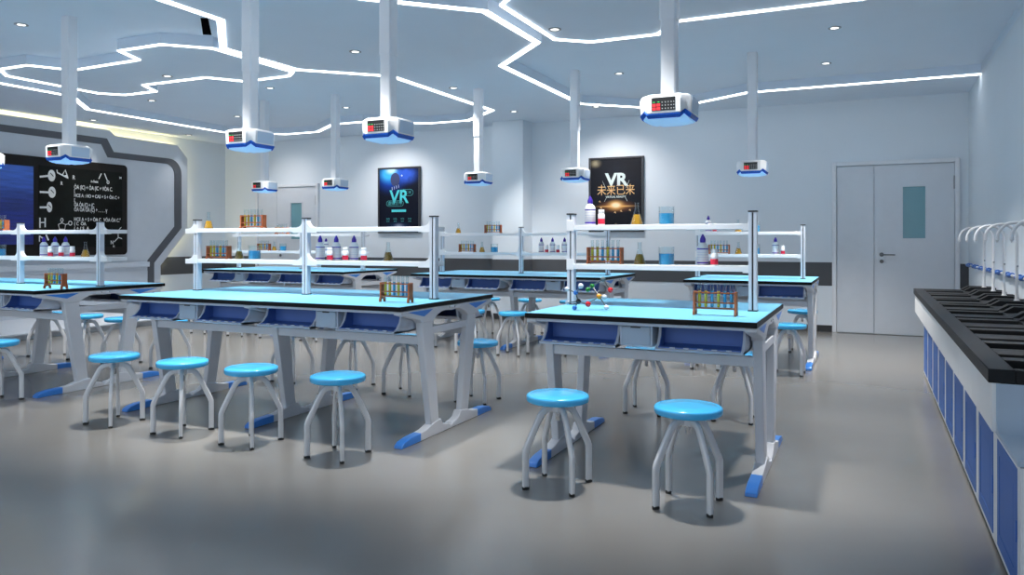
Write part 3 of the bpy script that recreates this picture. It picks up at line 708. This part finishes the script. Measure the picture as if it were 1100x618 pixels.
# ------------------------------------------------------------------ pendants
def make_pendant():
    t = thing('service_pendant', '', 'pendant', (0, 0, 0), 'ceiling service pendants over the tables')
    def oct_(h, c, z, dz=0): 
        p = [(h-c, -h), (h, -h+c), (h, h-c), (h-c, h), (-h+c, h), (-h, h-c), (-h, -h+c), (-h+c, -h)]
        return [(x, y, z) for x, y in p]
    def hexa(h, hn, z, zc):
        # eight-sided ring with a mid point on each chamfer lifted to zc
        p = []
        for q in range(4):
            a = q*PI/2
            for (x, y, zz) in ((-hn, -h, z), (hn, -h, z), ((h+hn)/2-.004, -(h+hn)/2+.004, zc)):
                p.append((x*math.cos(a)-y*math.sin(a), x*math.sin(a)+y*math.cos(a), zz))
        return p
    T = 0.
    b = MB(); b.loft([hexa(.118, .080, 1.972, 1.972), hexa(.136, .092, 1.962, 1.966), hexa(.144, .094, 1.935, 1.94), hexa(.140, .092, 1.862, 1.884)])
    b.build('housing', 'house', t, smooth=30, bevel=.004)
    b = MB(); b.loft([hexa(.1405, .0925, 1.863, 1.885), hexa(.142, .094, 1.858, 1.880), hexa(.132, .088, 1.838, 1.862), hexa(.125, .083, 1.842, 1.864)])
    b.build('blue_band', 'bband', t, smooth=25)
    b = MB(); b.loft([hexa(.128, .085, 1.846, 1.868), hexa(.122, .078, 1.833, 1.846), hexa(.085, .055, 1.822, 1.826)])
    b.build('light_diffuser', 'diff', t, smooth=40)
    cs = lambda h, z: [(x*h, y*h, z) for x, y in ((.8, -1), (1, -.8), (1, .8), (.8, 1), (-.8, 1), (-1, .8), (-1, -.8), (-.8, -1))]
    b = MB(); b.loft([cs(.042, 1.965), cs(.042, 2.40)]); b.build('column', 'column', t, smooth=25)
    b = MB(); b.loft([cs(.047, 2.398), cs(.047, 2.45), cs(.047, ZC)]); b.build('column_sleeve', 'column', t, smooth=25)
    for q in range(4):
        a = q*PI/2
        R = lambda x, y, z: (x*math.cos(a)-y*math.sin(a), x*math.sin(a)+y*math.cos(a), z)
        def plate(x0, x1, z0, z1, y, th):
            # on the tilted face: y shrinks a little towards the bottom
            f = lambda z: y+(.004*(1.935-z)/.073)
            P = [R(x0, f(z0), z0), R(x1, f(z0), z0), R(x1, f(z1), z1), R(x0, f(z1), z1), R(x0, f(z0)-th, z0), R(x1, f(z0)-th, z0), R(x1, f(z1)-th, z1), R(x0, f(z1)-th, z1)]
            return P, [(0, 1, 2, 3), (4, 7, 6, 5), (0, 4, 5, 1), (1, 5, 6, 2), (2, 6, 7, 3), (3, 7, 4, 0)]
        if q % 2 == 0:
            b = MB(); b.faces(*plate(-.092, .094, 1.866, 1.956, -.143, .004)); fp = b.build('front_plate', 'house', t, bevel=.004)
            b = MB(); b.faces(*plate(-.064, .066, 1.877, 1.948, -.147, .0015)); b.build('control_panel', 'screenblk', fp)
            b = MB()
            for zz in (1.888, 1.908):
                for xx in (-.050, -.026): b.faces(*plate(xx-.0095, xx+.0095, zz-.0075, zz+.0075, -.1484, .001))
            b.build('red_display', 'red', fp)
            b = MB()
            for xx in (-.050, -.026): b.faces(*plate(xx-.006, xx+.006, 1.922, 1.926, -.1484, .001))
            b.build('green_lamp', 'green', fp)
            b = MB()
            for zz in (1.888, 1.905, 1.922):
                for xx in (-.005, .012, .028, .044, .058): b.faces(*plate(xx-.003, xx+.003, zz-.003, zz+.003, -.1484, .001))
            b.build('button', 'key', fp)
        else:
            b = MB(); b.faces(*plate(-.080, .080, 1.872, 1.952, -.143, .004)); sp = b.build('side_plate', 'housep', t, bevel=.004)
            b = MB()
            for zz in (1.884, 1.938): b.faces(*plate(-.058, .058, zz, zz+.0015, -.1472, .0006))
            for xx in (-.058, .0565): b.faces(*plate(xx, xx+.0015, 1.884, 1.939, -.1472, .0006))
            for xx in (-.03, -.01, .012, .034): b.faces(*plate(xx-.004, xx+.004, 1.919, 1.923, -.1472, .0006))
            b.build('panel_outline', 'tray', sp)
    return t
pp = make_pendant()
PEND = [(-1.012, 4.25, 'R1', ''), (-2.885, 4.25, 'M1', ', right of two'), (-4.085, 4.25, 'M1', ', left of two'), (-6.12, 4.28, 'L1', ', right of two'), (-7.27, 4.25, 'L1', ', left of two'),
        (-1.065, 8.0, 'R2', ''), (-2.96, 8.0, 'M2', ', right of two'), (-4.17, 8.0, 'M2', ', left of two'), (-6.25, 8.0, 'L2', ', right of two'), (-7.39, 7.95, 'L2', ', left of two')]
for i, (x, y, k, w) in enumerate(PEND):
    lab = 'white blue service box on ceiling column over %s%s' % (TB[k]['n'], w)
    if i == 0: pp.location = (x, y, 0); pp['label'] = lab
    else: copy_tree(pp, (x, y, 0), lab)

# ------------------------------------------------------------------ glassware and bottles
def proto_bottle():
    o = MB().lathe([(.001, 0), (.028, 0), (.031, .004), (.031, .094), (.029, .104), (.022, .116), (.013, .124), (.013, .127), (.001, .127)], 0, 0, 0, 24).build('reagent_bottle', 'bottle', None, origin=(0, 0, 0), smooth=50)
    tag(o, '', 'bottle', 'white bottles with purple nozzle caps')
    MB().lathe([(.001, .124), (.014, .124), (.0155, .130), (.0155, .142), (.012, .152), (.006, .164), (.004, .170), (.001, .170)], 0, 0, 0, 18).build('nozzle_cap', 'purple', o, smooth=50)
    for z0, z1 in ((.086, .093), (.010, .018)): MB().lathe([(.0308, z0), (.0315, z0), (.0315, z1), (.0308, z1)], 0, 0, 0, 24).build('label_band', 'purple', o)
    b = MB()
    for z0 in (.070, .056, .042, .030): b.lathe([(.0308, z0), (.0313, z0), (.0313, z0+.002), (.0308, z0+.002)], 0, 0, 0, 24)
    b.build('label_print', 'faint', o)
    return o
def proto_small():
    o = MB().lathe([(.001, 0), (.018, 0), (.020, .003), (.020, .060), (.017, .067), (.014, .070), (.001, .070)], 0, 0, 0, 20).build('pill_bottle', 'bottle', None, origin=(0, 0, 0), smooth=50)
    tag(o, '', 'bottle', 'small white bottles with red labels')
    MB().lathe([(.001, .068), (.0165, .068), (.0175, .071), (.0175, .086), (.016, .089), (.001, .089)], 0, 0, 0, 20).build('cap', 'bottle', o)
    MB().lathe([(.0198, .006), (.0204, .006), (.0204, .036), (.0198, .036)], 0, 0, 0, 20).build('red_label', 'redlab', o)
    MB().lathe([(.0198, .040), (.0203, .040), (.0203, .043), (.0198, .043)], 0, 0, 0, 20).build('label_print', 'faint', o)
    return o
def proto_flask(m):
    o = MB().lathe([(.001, 0), (.032, 0), (.035, .003), (.035, .008), (.0125, .082), (.0115, .088), (.0115, .120), (.014, .124), (.013, .125), (.0105, .121), (.0105, .088), (.0335, .008), (.001, .003)], 0, 0, 0, 28).build('conical_flask', 'glass', None, origin=(0, 0, 0), smooth=50)
    tag(o, '', 'flask', 'glass conical flasks on the shelves')
    MB().lathe([(.001, .0025), (.031, .0025), (.0325, .008), (.0178, .058), (.001, .058)], 0, 0, 0, 24).build('liquid', m, o, smooth=40)
    return o
def proto_beaker():
    o = MB().lathe([(.001, 0), (.040, 0), (.043, .003), (.043, .096), (.045, .099), (.044, .1), (.0415, .097), (.0415, .004), (.001, .003)], 0, 0, 0, 32).build('beaker', 'glass', None, origin=(0, 0, 0), smooth=50)
    tag(o, '', 'beaker', 'glass beakers of blue liquid')
    MB().lathe([(.001, .0032), (.0405, .0032), (.0405, .062), (.001, .062)], 0, 0, 0, 32).build('liquid', 'bluel', o)
    return o
def proto_rack(fh):
    t = thing('tube_rack', '', 'test tube rack', (0, 0, 0), 'brown test tube racks')
    for sx in (-1, 1):
        x = sx*.1
        b = MB(); b.prism([(-.030, 0), (-.030, fh*.5+.004), (-.022, fh+.004), (-.022, fh+.088), (.022, fh+.088), (.022, fh+.004), (.030, fh*.5+.004), (.030, 0), (.016, 0), (.012, fh*.6), (-.012, fh*.6), (-.016, 0)], 'x', x-.0055, x+.0055)
        b.build('end_panel', 'wood', t, bevel=.001)
    for z in (fh+.002, fh+.030, fh+.078):
        b = MB()
        if z < fh+.01: b.box(-.0945, .0945, -.017, .017, z, z+.006)
        else:
            b.box(-.0945, .0945, -.019, -.0105, z, z+.006); b.box(-.0945, .0945, .0105, .019, z, z+.006)
            for i in range(7):
                xx = -.0925+i*.031; b.box(max(-.0945, xx-.0045), min(.0945, xx+.0045), -.0105, .0105, z, z+.006)
        b.build('rail', 'wood', t)
    return t
def proto_tube(m):
    o = MB().lathe([(.001, .0), (.005, .0012), (.0082, .006), (.0088, .012), (.0088, .118), (.0105, .120), (.0098, .1215), (.0080, .118), (.0080, .012), (.001, .003)], 0, 0, 0, 14).build('test_tube', 'glass', None, origin=(0, 0, 0), smooth=50)
    tag(o, '', 'test tube', 'glass test tubes in the racks')
    MB().lathe([(.001, .0012), (.0045, .002), (.0076, .007), (.0078, .012), (.0078, .082), (.001, .082)], 0, 0, 0, 12).build('liquid', m, o, smooth=50)
    return o
PROTO = {}; USED = set()
MAKE = {'bottle': proto_bottle, 'small': proto_small, 'amber': lambda: proto_flask('amber'), 'olive': lambda: proto_flask('olive'), 'beaker': proto_beaker,
        'rack_t': lambda: proto_rack(.030), 'rack_s': lambda: proto_rack(.008), 'ty': lambda: proto_tube('yell'), 'tb': lambda: proto_tube('bluel')}
def put(kind, loc, label):
    if kind not in PROTO:
        o = PROTO[kind] = MAKE[kind](); o.location = loc; o['label'] = label; return o
    return copy_tree(PROTO[kind], loc, label)
def rack(kind, loc, where):
    put(kind, loc, 'brown wooden test tube rack %s' % where)
    fh = .030 if kind == 'rack_t' else .008
    for i, c in enumerate('yybybb'):
        put('t'+c, (loc[0]-.077+i*.031, loc[1], loc[2]+fh+.0082), '%s tube from left, %s, in rack %s' % (ORD[i], 'yellow' if c == 'y' else 'blue', where))
def shelf_items(k, items):
    y = TB[k]['y']+.585+.055; n = TB[k]['n']; kx = y/(4.17 if k in ('R1', 'M1', 'L1') else 7.95)
    cnt = {}
    for kind, x, tier, where, *dy in items:
        z = (ZT if tier == 't' else ZL)+.0004; tn = 'upper' if tier == 't' else 'lower'
        yy = y+(dy[0] if dy else 0); x = x*yy/(y/kx)
        w = '%son %s shelf of %s' % (where, tn, n)
        if kind == 'rack': rack('rack_s', (x, yy, z), 'on %s shelf of %s' % (tn, n))
        else:
            base = {'bottle': 'purple capped white bottle ', 'small': 'small red labelled bottle ', 'amber': 'conical flask of amber liquid ', 'olive': 'conical flask of brown liquid ', 'beaker': 'glass beaker of blue liquid '}[kind]
            put(kind, (x, yy, z), base+w)
shelf_items('R1', [('bottle', -1.451, 't', ''), ('small', -1.384, 't', '', -.01), ('amber', -1.177, 't', ''), ('beaker', -1.01, 't', ''),
                   ('rack', -1.362, 'l', ''), ('olive', -1.161, 'l', ''), ('beaker', -1.01, 'l', ''), ('bottle', -.813, 'l', ''), ('small', -.752, 'l', '', -.03)])
shelf_items('M1', [('amber', -4.413, 't', ''), ('rack', -3.982, 't', ''), ('rack', -4.312, 'l', ''), ('olive', -4.114, 'l', ''), ('beaker', -3.97, 'l', ''),
                   ('bottle', -3.385, 'l', 'left of three '), ('bottle', -3.25, 'l', 'middle of three '), ('bottle', -3.104, 'l', 'right of three '),
                   ('small', -3.305, 'l', 'left of three ', -.055), ('small', -3.175, 'l', 'middle of three ', -.055), ('small', -3.025, 'l', 'right of three ', -.055), ('olive', -2.833, 'l', '')])
shelf_items('L1', [('rack', -6.88, 't', ''), ('beaker', -6.87, 'l', ''), ('bottle', -6.285, 'l', 'left of three '), ('bottle', -6.142, 'l', 'middle of three '), ('bottle', -6.01, 'l', 'right of three '),
                   ('small', -6.20, 'l', 'left of three ', -.055), ('small', -6.065, 'l', 'middle of three ', -.055), ('small', -5.925, 'l', 'right of three ', -.055), ('amber', -5.765, 'l', '')])
shelf_items('M2', [('amber', -4.41, 't', ''), ('rack', -3.95, 't', ''), ('rack', -4.29, 'l', ''), ('amber', -4.095, 'l', ''), ('beaker', -3.935, 'l', ''),
                   ('bottle', -3.345, 'l', 'left of three '), ('bottle', -3.21, 'l', 'middle of three '), ('bottle', -3.066, 'l', 'right of three '), ('small', -3.28, 'l', 'left of two ', -.04), ('small', -3.145, 'l', 'right of two ', -.04)])
shelf_items('R2', [('bottle', -1.493, 't', ''), ('small', -1.43, 't', '', -.03), ('amber', -1.197, 't', ''), ('beaker', -1.03, 't', ''), ('rack', -1.385, 'l', ''), ('amber', -1.195, 'l', ''), ('beaker', -1.03, 'l', ''),
                   ('bottle', -.841, 'l', ''), ('small', -.772, 'l', '', -.03)])
shelf_items('L2', [('rack', -7.09, 't', ''), ('rack', -7.40, 'l', ''), ('amber', -7.222, 'l', ''), ('beaker', -7.072, 'l', ''), ('bottle', -6.36, 'l', '')])
rack('rack_t', (-.693, 3.868, TOP+.001), 'standing on the front right table')
rack('rack_t', (-2.585, 3.89, TOP+.001), 'standing on the front middle table')
rack('rack_t', (-5.70, 3.875, TOP+.001), 'standing on the front left table')

# molecule model: atoms given by their direction from the front and their depth over the table
f_, yh_, yaw = 823., 259., math.atan(384/823.)
ca_, sa_ = math.cos(yaw), math.sin(yaw)
def at(px, py, Y):
    u = (px-550)/f_; s = Y/(u*sa_+ca_)
    return Vector((s*(u*ca_-sa_), Y, 1.17-s*(py-yh_)/f_))
t = thing('molecule_model', 'ball and stick molecule model with coloured atoms on the front right table', 'molecule model', (-1.36, 3.88, TOP+.001))
AT = [('atom_white', 608.9, 310.8, 3.90, .013), ('atom_white', 623.9, 307.5, 3.84, .0145), ('atom_blue', 618.5, 314.7, 3.88, .013), ('atom_black', 621.4, 324.2, 3.86, .0145), ('atom_white', 609.4, 325.5, 3.91, .012),
      ('atom_blue', 617.2, 331.0, 3.845, .0125), ('atom_red', 631.8, 327.0, 3.86, .015), ('atom_orange', 643.6, 318.8, 3.90, .015), ('atom_white', 649.4, 319.3, 3.87, .0135), ('atom_white', 651.5, 330.6, 3.905, .0135),
      ('atom_green', 636.0, 307.6, 3.93, .0135), ('atom_green', 631.5, 311.5, 3.90, .0135), ('atom_grey', 647.8, 300.5, 3.94, .014), ('atom_red', 655.7, 312.0, 3.93, .0145)]
PTS = [at(a[1], a[2], a[3]) for a in AT]
lowz = min(p.z-a[4] for p, a in zip(PTS, AT))
for p in PTS: p.z += TOP+.001-lowz if abs(TOP-lowz) < .03 else 0
for p, a in zip(PTS, AT): MB().sphere(p, a[4], 18).build('atom', a[0], t, smooth=60)['label'] = a[0].split('_')[1]+' atom'
for i, j in ((0, 2), (1, 2), (2, 3), (3, 4), (3, 5), (3, 6), (6, 7), (7, 8), (7, 9), (7, 10), (10, 11), (10, 12), (12, 13)):
    MB().cyl(PTS[i], PTS[j], .0032, 8).build('bond', 'atom_grey', t)

# ------------------------------------------------------------------ sink counter on the right
YA, YZ = 3.33, 8.66; NP = 9; PT = (YZ-YA)/NP
root = thing('sink_counter', 'long black sink worktop with white fascia along the right wall', 'counter', (.75, 6, 0))
b = MB()
b.box(.40, .487, YA, YZ, .643, .695); b.box(.80, XR-.005, YA, YZ, .643, .695)
O0, O1 = .05, .265        # the basin opening within each sink unit; a shallow groove follows it
for k in range(NP):
    y0 = YA+k*PT
    b.box(.487, .80, y0, y0+O0, .643, .695); b.box(.487, .80, y0+O1, y0+.36, .643, .695); b.box(.487, .80, y0+.36, y0+.45, .643, .680); b.box(.487, .80, y0+.45, y0+PT, .643, .695)
b.build('worktop', 'counter', root, bevel=.003)
for k in range(NP):   # tap ledge of each sink, climbing behind the basin
    y0 = YA+k*PT
    b = MB()
    b.prism([(.795, .694), (.862, .735), (1.066, .733), (1.066, .69), (.795, .69)], 'y', y0+.27, y0+.345)
    b.prism([(.795, .694), (.862, .735), (1.066, .733), (1.066, .69), (.795, .69)], 'y', y0+.465, y0+PT-.03)
    b.prism([(.855, .69), (.868, .722), (1.066, .722), (1.066, .69)], 'y', y0+.345, y0+.465)
    b.build('tap_ledge', 'counter', root, bevel=.002)
for k in range(NP):
    y0 = YA+k*PT+O0; y1 = YA+k*PT+O1
    b = MB(); th = .008
    b.box(.487-th, .80+th, y0-th, y1+th, .465, .473); b.box(.487-th, .487, y0-th, y1+th, .473, .66); b.box(.80, .80+th, y0-th, y1+th, .473, .66)
    b.box(.487, .80, y0-th, y0, .473, .66); b.box(.487, .80, y1, y1+th, .473, .66)
    b.build('basin', 'counter', root)
# white fascia with seams, flared end panel
b = MB(); seg = [YA]+[YA+PT*k for k in range(1, NP)]+[YZ]
for a, c in zip(seg[:-1], seg[1:]): b.box(.412, .44, a+.0012, c-.0012, .462, .643)
b.build('fascia', 'apronw', root, bevel=.0015)
b = MB()
prof = [(YA+.03, .642), (YA, .642), (YA, .56)]+[(YA-.10+.10*math.cos(math.radians(a)), .56-.09*math.sin(math.radians(a))) for a in (15, 30, 45, 60, 75, 90)]+[(2.87, .470), (2.87, .456), (YA+.03, .456)]
b.prism(prof, 'x', .425, XR-.01); b.build('end_panel', 'panel', root, smooth=40)
b = MB(); b.box(.60, XR-.01, 7.63, YZ-.02, 0, .455); tag(b.build('counter_support', 'cabinet'), 'white support panel under the far end of the sink counter', 'cabinet')
YC0, YC1 = 2.87, 7.61; CP = (YC1-YC0)/9
def make_cab():
    t = thing('base_cabinet', '', 'cabinet', (.75, 0, 0), 'blue doored cabinets under the sink counter')
    b = MB(); h = CP/2-.0008
    b.box(.432, XR-.012, -h, h, .022, .452); b.box(.47, XR-.012, -h, h, 0, .022); b.build('carcass', 'cabinet', t)
    d0, d1, z0, z1 = -h+.056, h-.056, .045, .435; w = .05
    b = MB(); b.box(.4295, .4325, d0, d0+w, z0, z1); b.box(.4295, .4325, d1-w, d1, z0, z1); b.box(.4295, .4325, d0+w, d1-w, z0, z0+w); b.box(.4295, .4325, d0+w, d1-w, z1-w, z1)
    b.box(.4312, .4325, d0+w, d1-w, z0+w, z1-w)
    p = [(.4313, y, z) for y, z in ((d0+w+.012, z0+w+.012), (d1-w-.012, z0+w+.012), (d1-w-.012, z1-w-.012), (d0+w+.012, z1-w-.012))]
    q = [(.4297, y, z) for y, z in ((d0+w+.03, z0+w+.03), (d1-w-.03, z0+w+.03), (d1-w-.03, z1-w-.03), (d0+w+.03, z1-w-.03))]
    b.faces(p+q, [(4, 5, 6, 7), (0, 1, 5, 4), (1, 2, 6, 5), (2, 3, 7, 6), (3, 0, 4, 7)])
    dr = b.build('door', 'bluedoor', t, smooth=0)
    b = MB(); b.prism([(d0-.006, .200), (d0+.008, .212), (d0+.008, .258), (d0-.006, .270)], 'x', .4265, .4305); b.build('handle', 'hoseblue', dr)
    return t
cab = make_cab()
for k in range(9):
    lab = 'blue doored cabinet under the sink counter, %s from the near end' % ORD[k]
    y = YC0+CP*(k+.5)
    if k == 0: cab.location = (.75, y, 0); cab['label'] = lab
    else: copy_tree(cab, (.75, y, 0), lab)
def make_tap():
    t = thing('gooseneck_tap', '', 'tap', (0, 0, 0), 'white gooseneck taps over the sinks')
    z0 = .7225
    MB().lathe([(.001, z0), (.024, z0), (.024, z0+.006), (.015, z0+.014), (.013, z0+.05), (.001, z0+.05)], .985, 0, 0, 16).build('base', 'tap', t)
    path = [(.985, 0, z0+.03), (.985, 0, 1.195)]+[(.885+.10*math.cos(math.radians(a)), 0, 1.195+.10*math.sin(math.radians(a))) for a in range(15, 181, 15)]+[(.785, 0, 1.185)]
    MB().sweep(path, (.011, .011), 12, up=(0, 1, 0)).build('spout', 'tap', t, smooth=60)
    MB().lathe([(.001, 1.160), (.006, 1.160), (.008, 1.172), (.0125, 1.176), (.0125, 1.192), (.001, 1.192)], .785, 0, 0, 12).build('nozzle', 'tap', t)
    b = MB(); b.cyl((.985, -.03, .985), (.985, .0, .985), .006, 8); b.sphere((.985, -.032, .985), .008, 10); b.build('valve_knob', 'ring', t)
    return t
tap = make_tap()
for k in range(7):
    y = YZ-PT+.405-PT*k
    lab = 'white gooseneck tap on the sink counter, %s from the far end' % ORD[k]
    if k == 0: tap.location = (0, y, 0); tap['label'] = lab
    else: copy_tree(tap, (0, y, 0), lab)
hs = thing('striped_hose', 'blue and white striped pipe running along the right wall behind the taps', 'pipe', (1.05, 6.5, .885))
MB().cyl((1.05, 2.2, .888), (1.05, 10.6, .888), .013, 12).build('pipe', 'tap', hs, smooth=60)
b = MB(); y = 10.5; k = 0
while y > 2.3:
    L = .16 if k % 2 else .20
    for j in range(2):
        ya = y-j*.20
        pts = [(1.05, ya-.012*q, .888) for q in range(11)]
        b.sweep([(1.05, ya, .883), (1.05, ya-.15, .893)], (.020, .020), 10)
    y -= .56; k += 1
b.build('blue_stripe', 'hoseblue', hs, smooth=60)
b = MB(); y = 10.2
while y > 2.3: b.box(1.05, XR+.002, y-.008, y+.008, .868, .880); y -= .9
b.build('clip', 'tap', hs)

# ------------------------------------------------------------------ world, camera, view
w = bpy.data.worlds.new('World'); S.world = w; w.use_nodes = True
w.node_tree.nodes['Background'].inputs['Color'].default_value = (.80, .90, 1., 1)
w.node_tree.nodes['Background'].inputs['Strength'].default_value = 1.1
cam = bpy.data.cameras.new('Camera'); co = bpy.data.objects.new('Camera', cam); COL.objects.link(co)
co.location = (0, 0, 1.17); co.rotation_euler = (PI/2, 0, yaw)
cam.sensor_width = 36; cam.lens = 36*823/1100; cam.shift_y = -50/1100; cam.clip_start = .05; cam.clip_end = 60
S.camera = co
S.view_settings.view_transform = 'Standard'; S.view_settings.look = 'None'; S.view_settings.gamma = 1; S.view_settings.use_curve_mapping = False
S.view_settings.exposure = 0.12
S.cycles.use_denoising = True
S.cycles.max_bounces = 8; S.cycles.diffuse_bounces = 4; S.cycles.transparent_max_bounces = 24
S.cycles.sample_clamp_indirect = 4
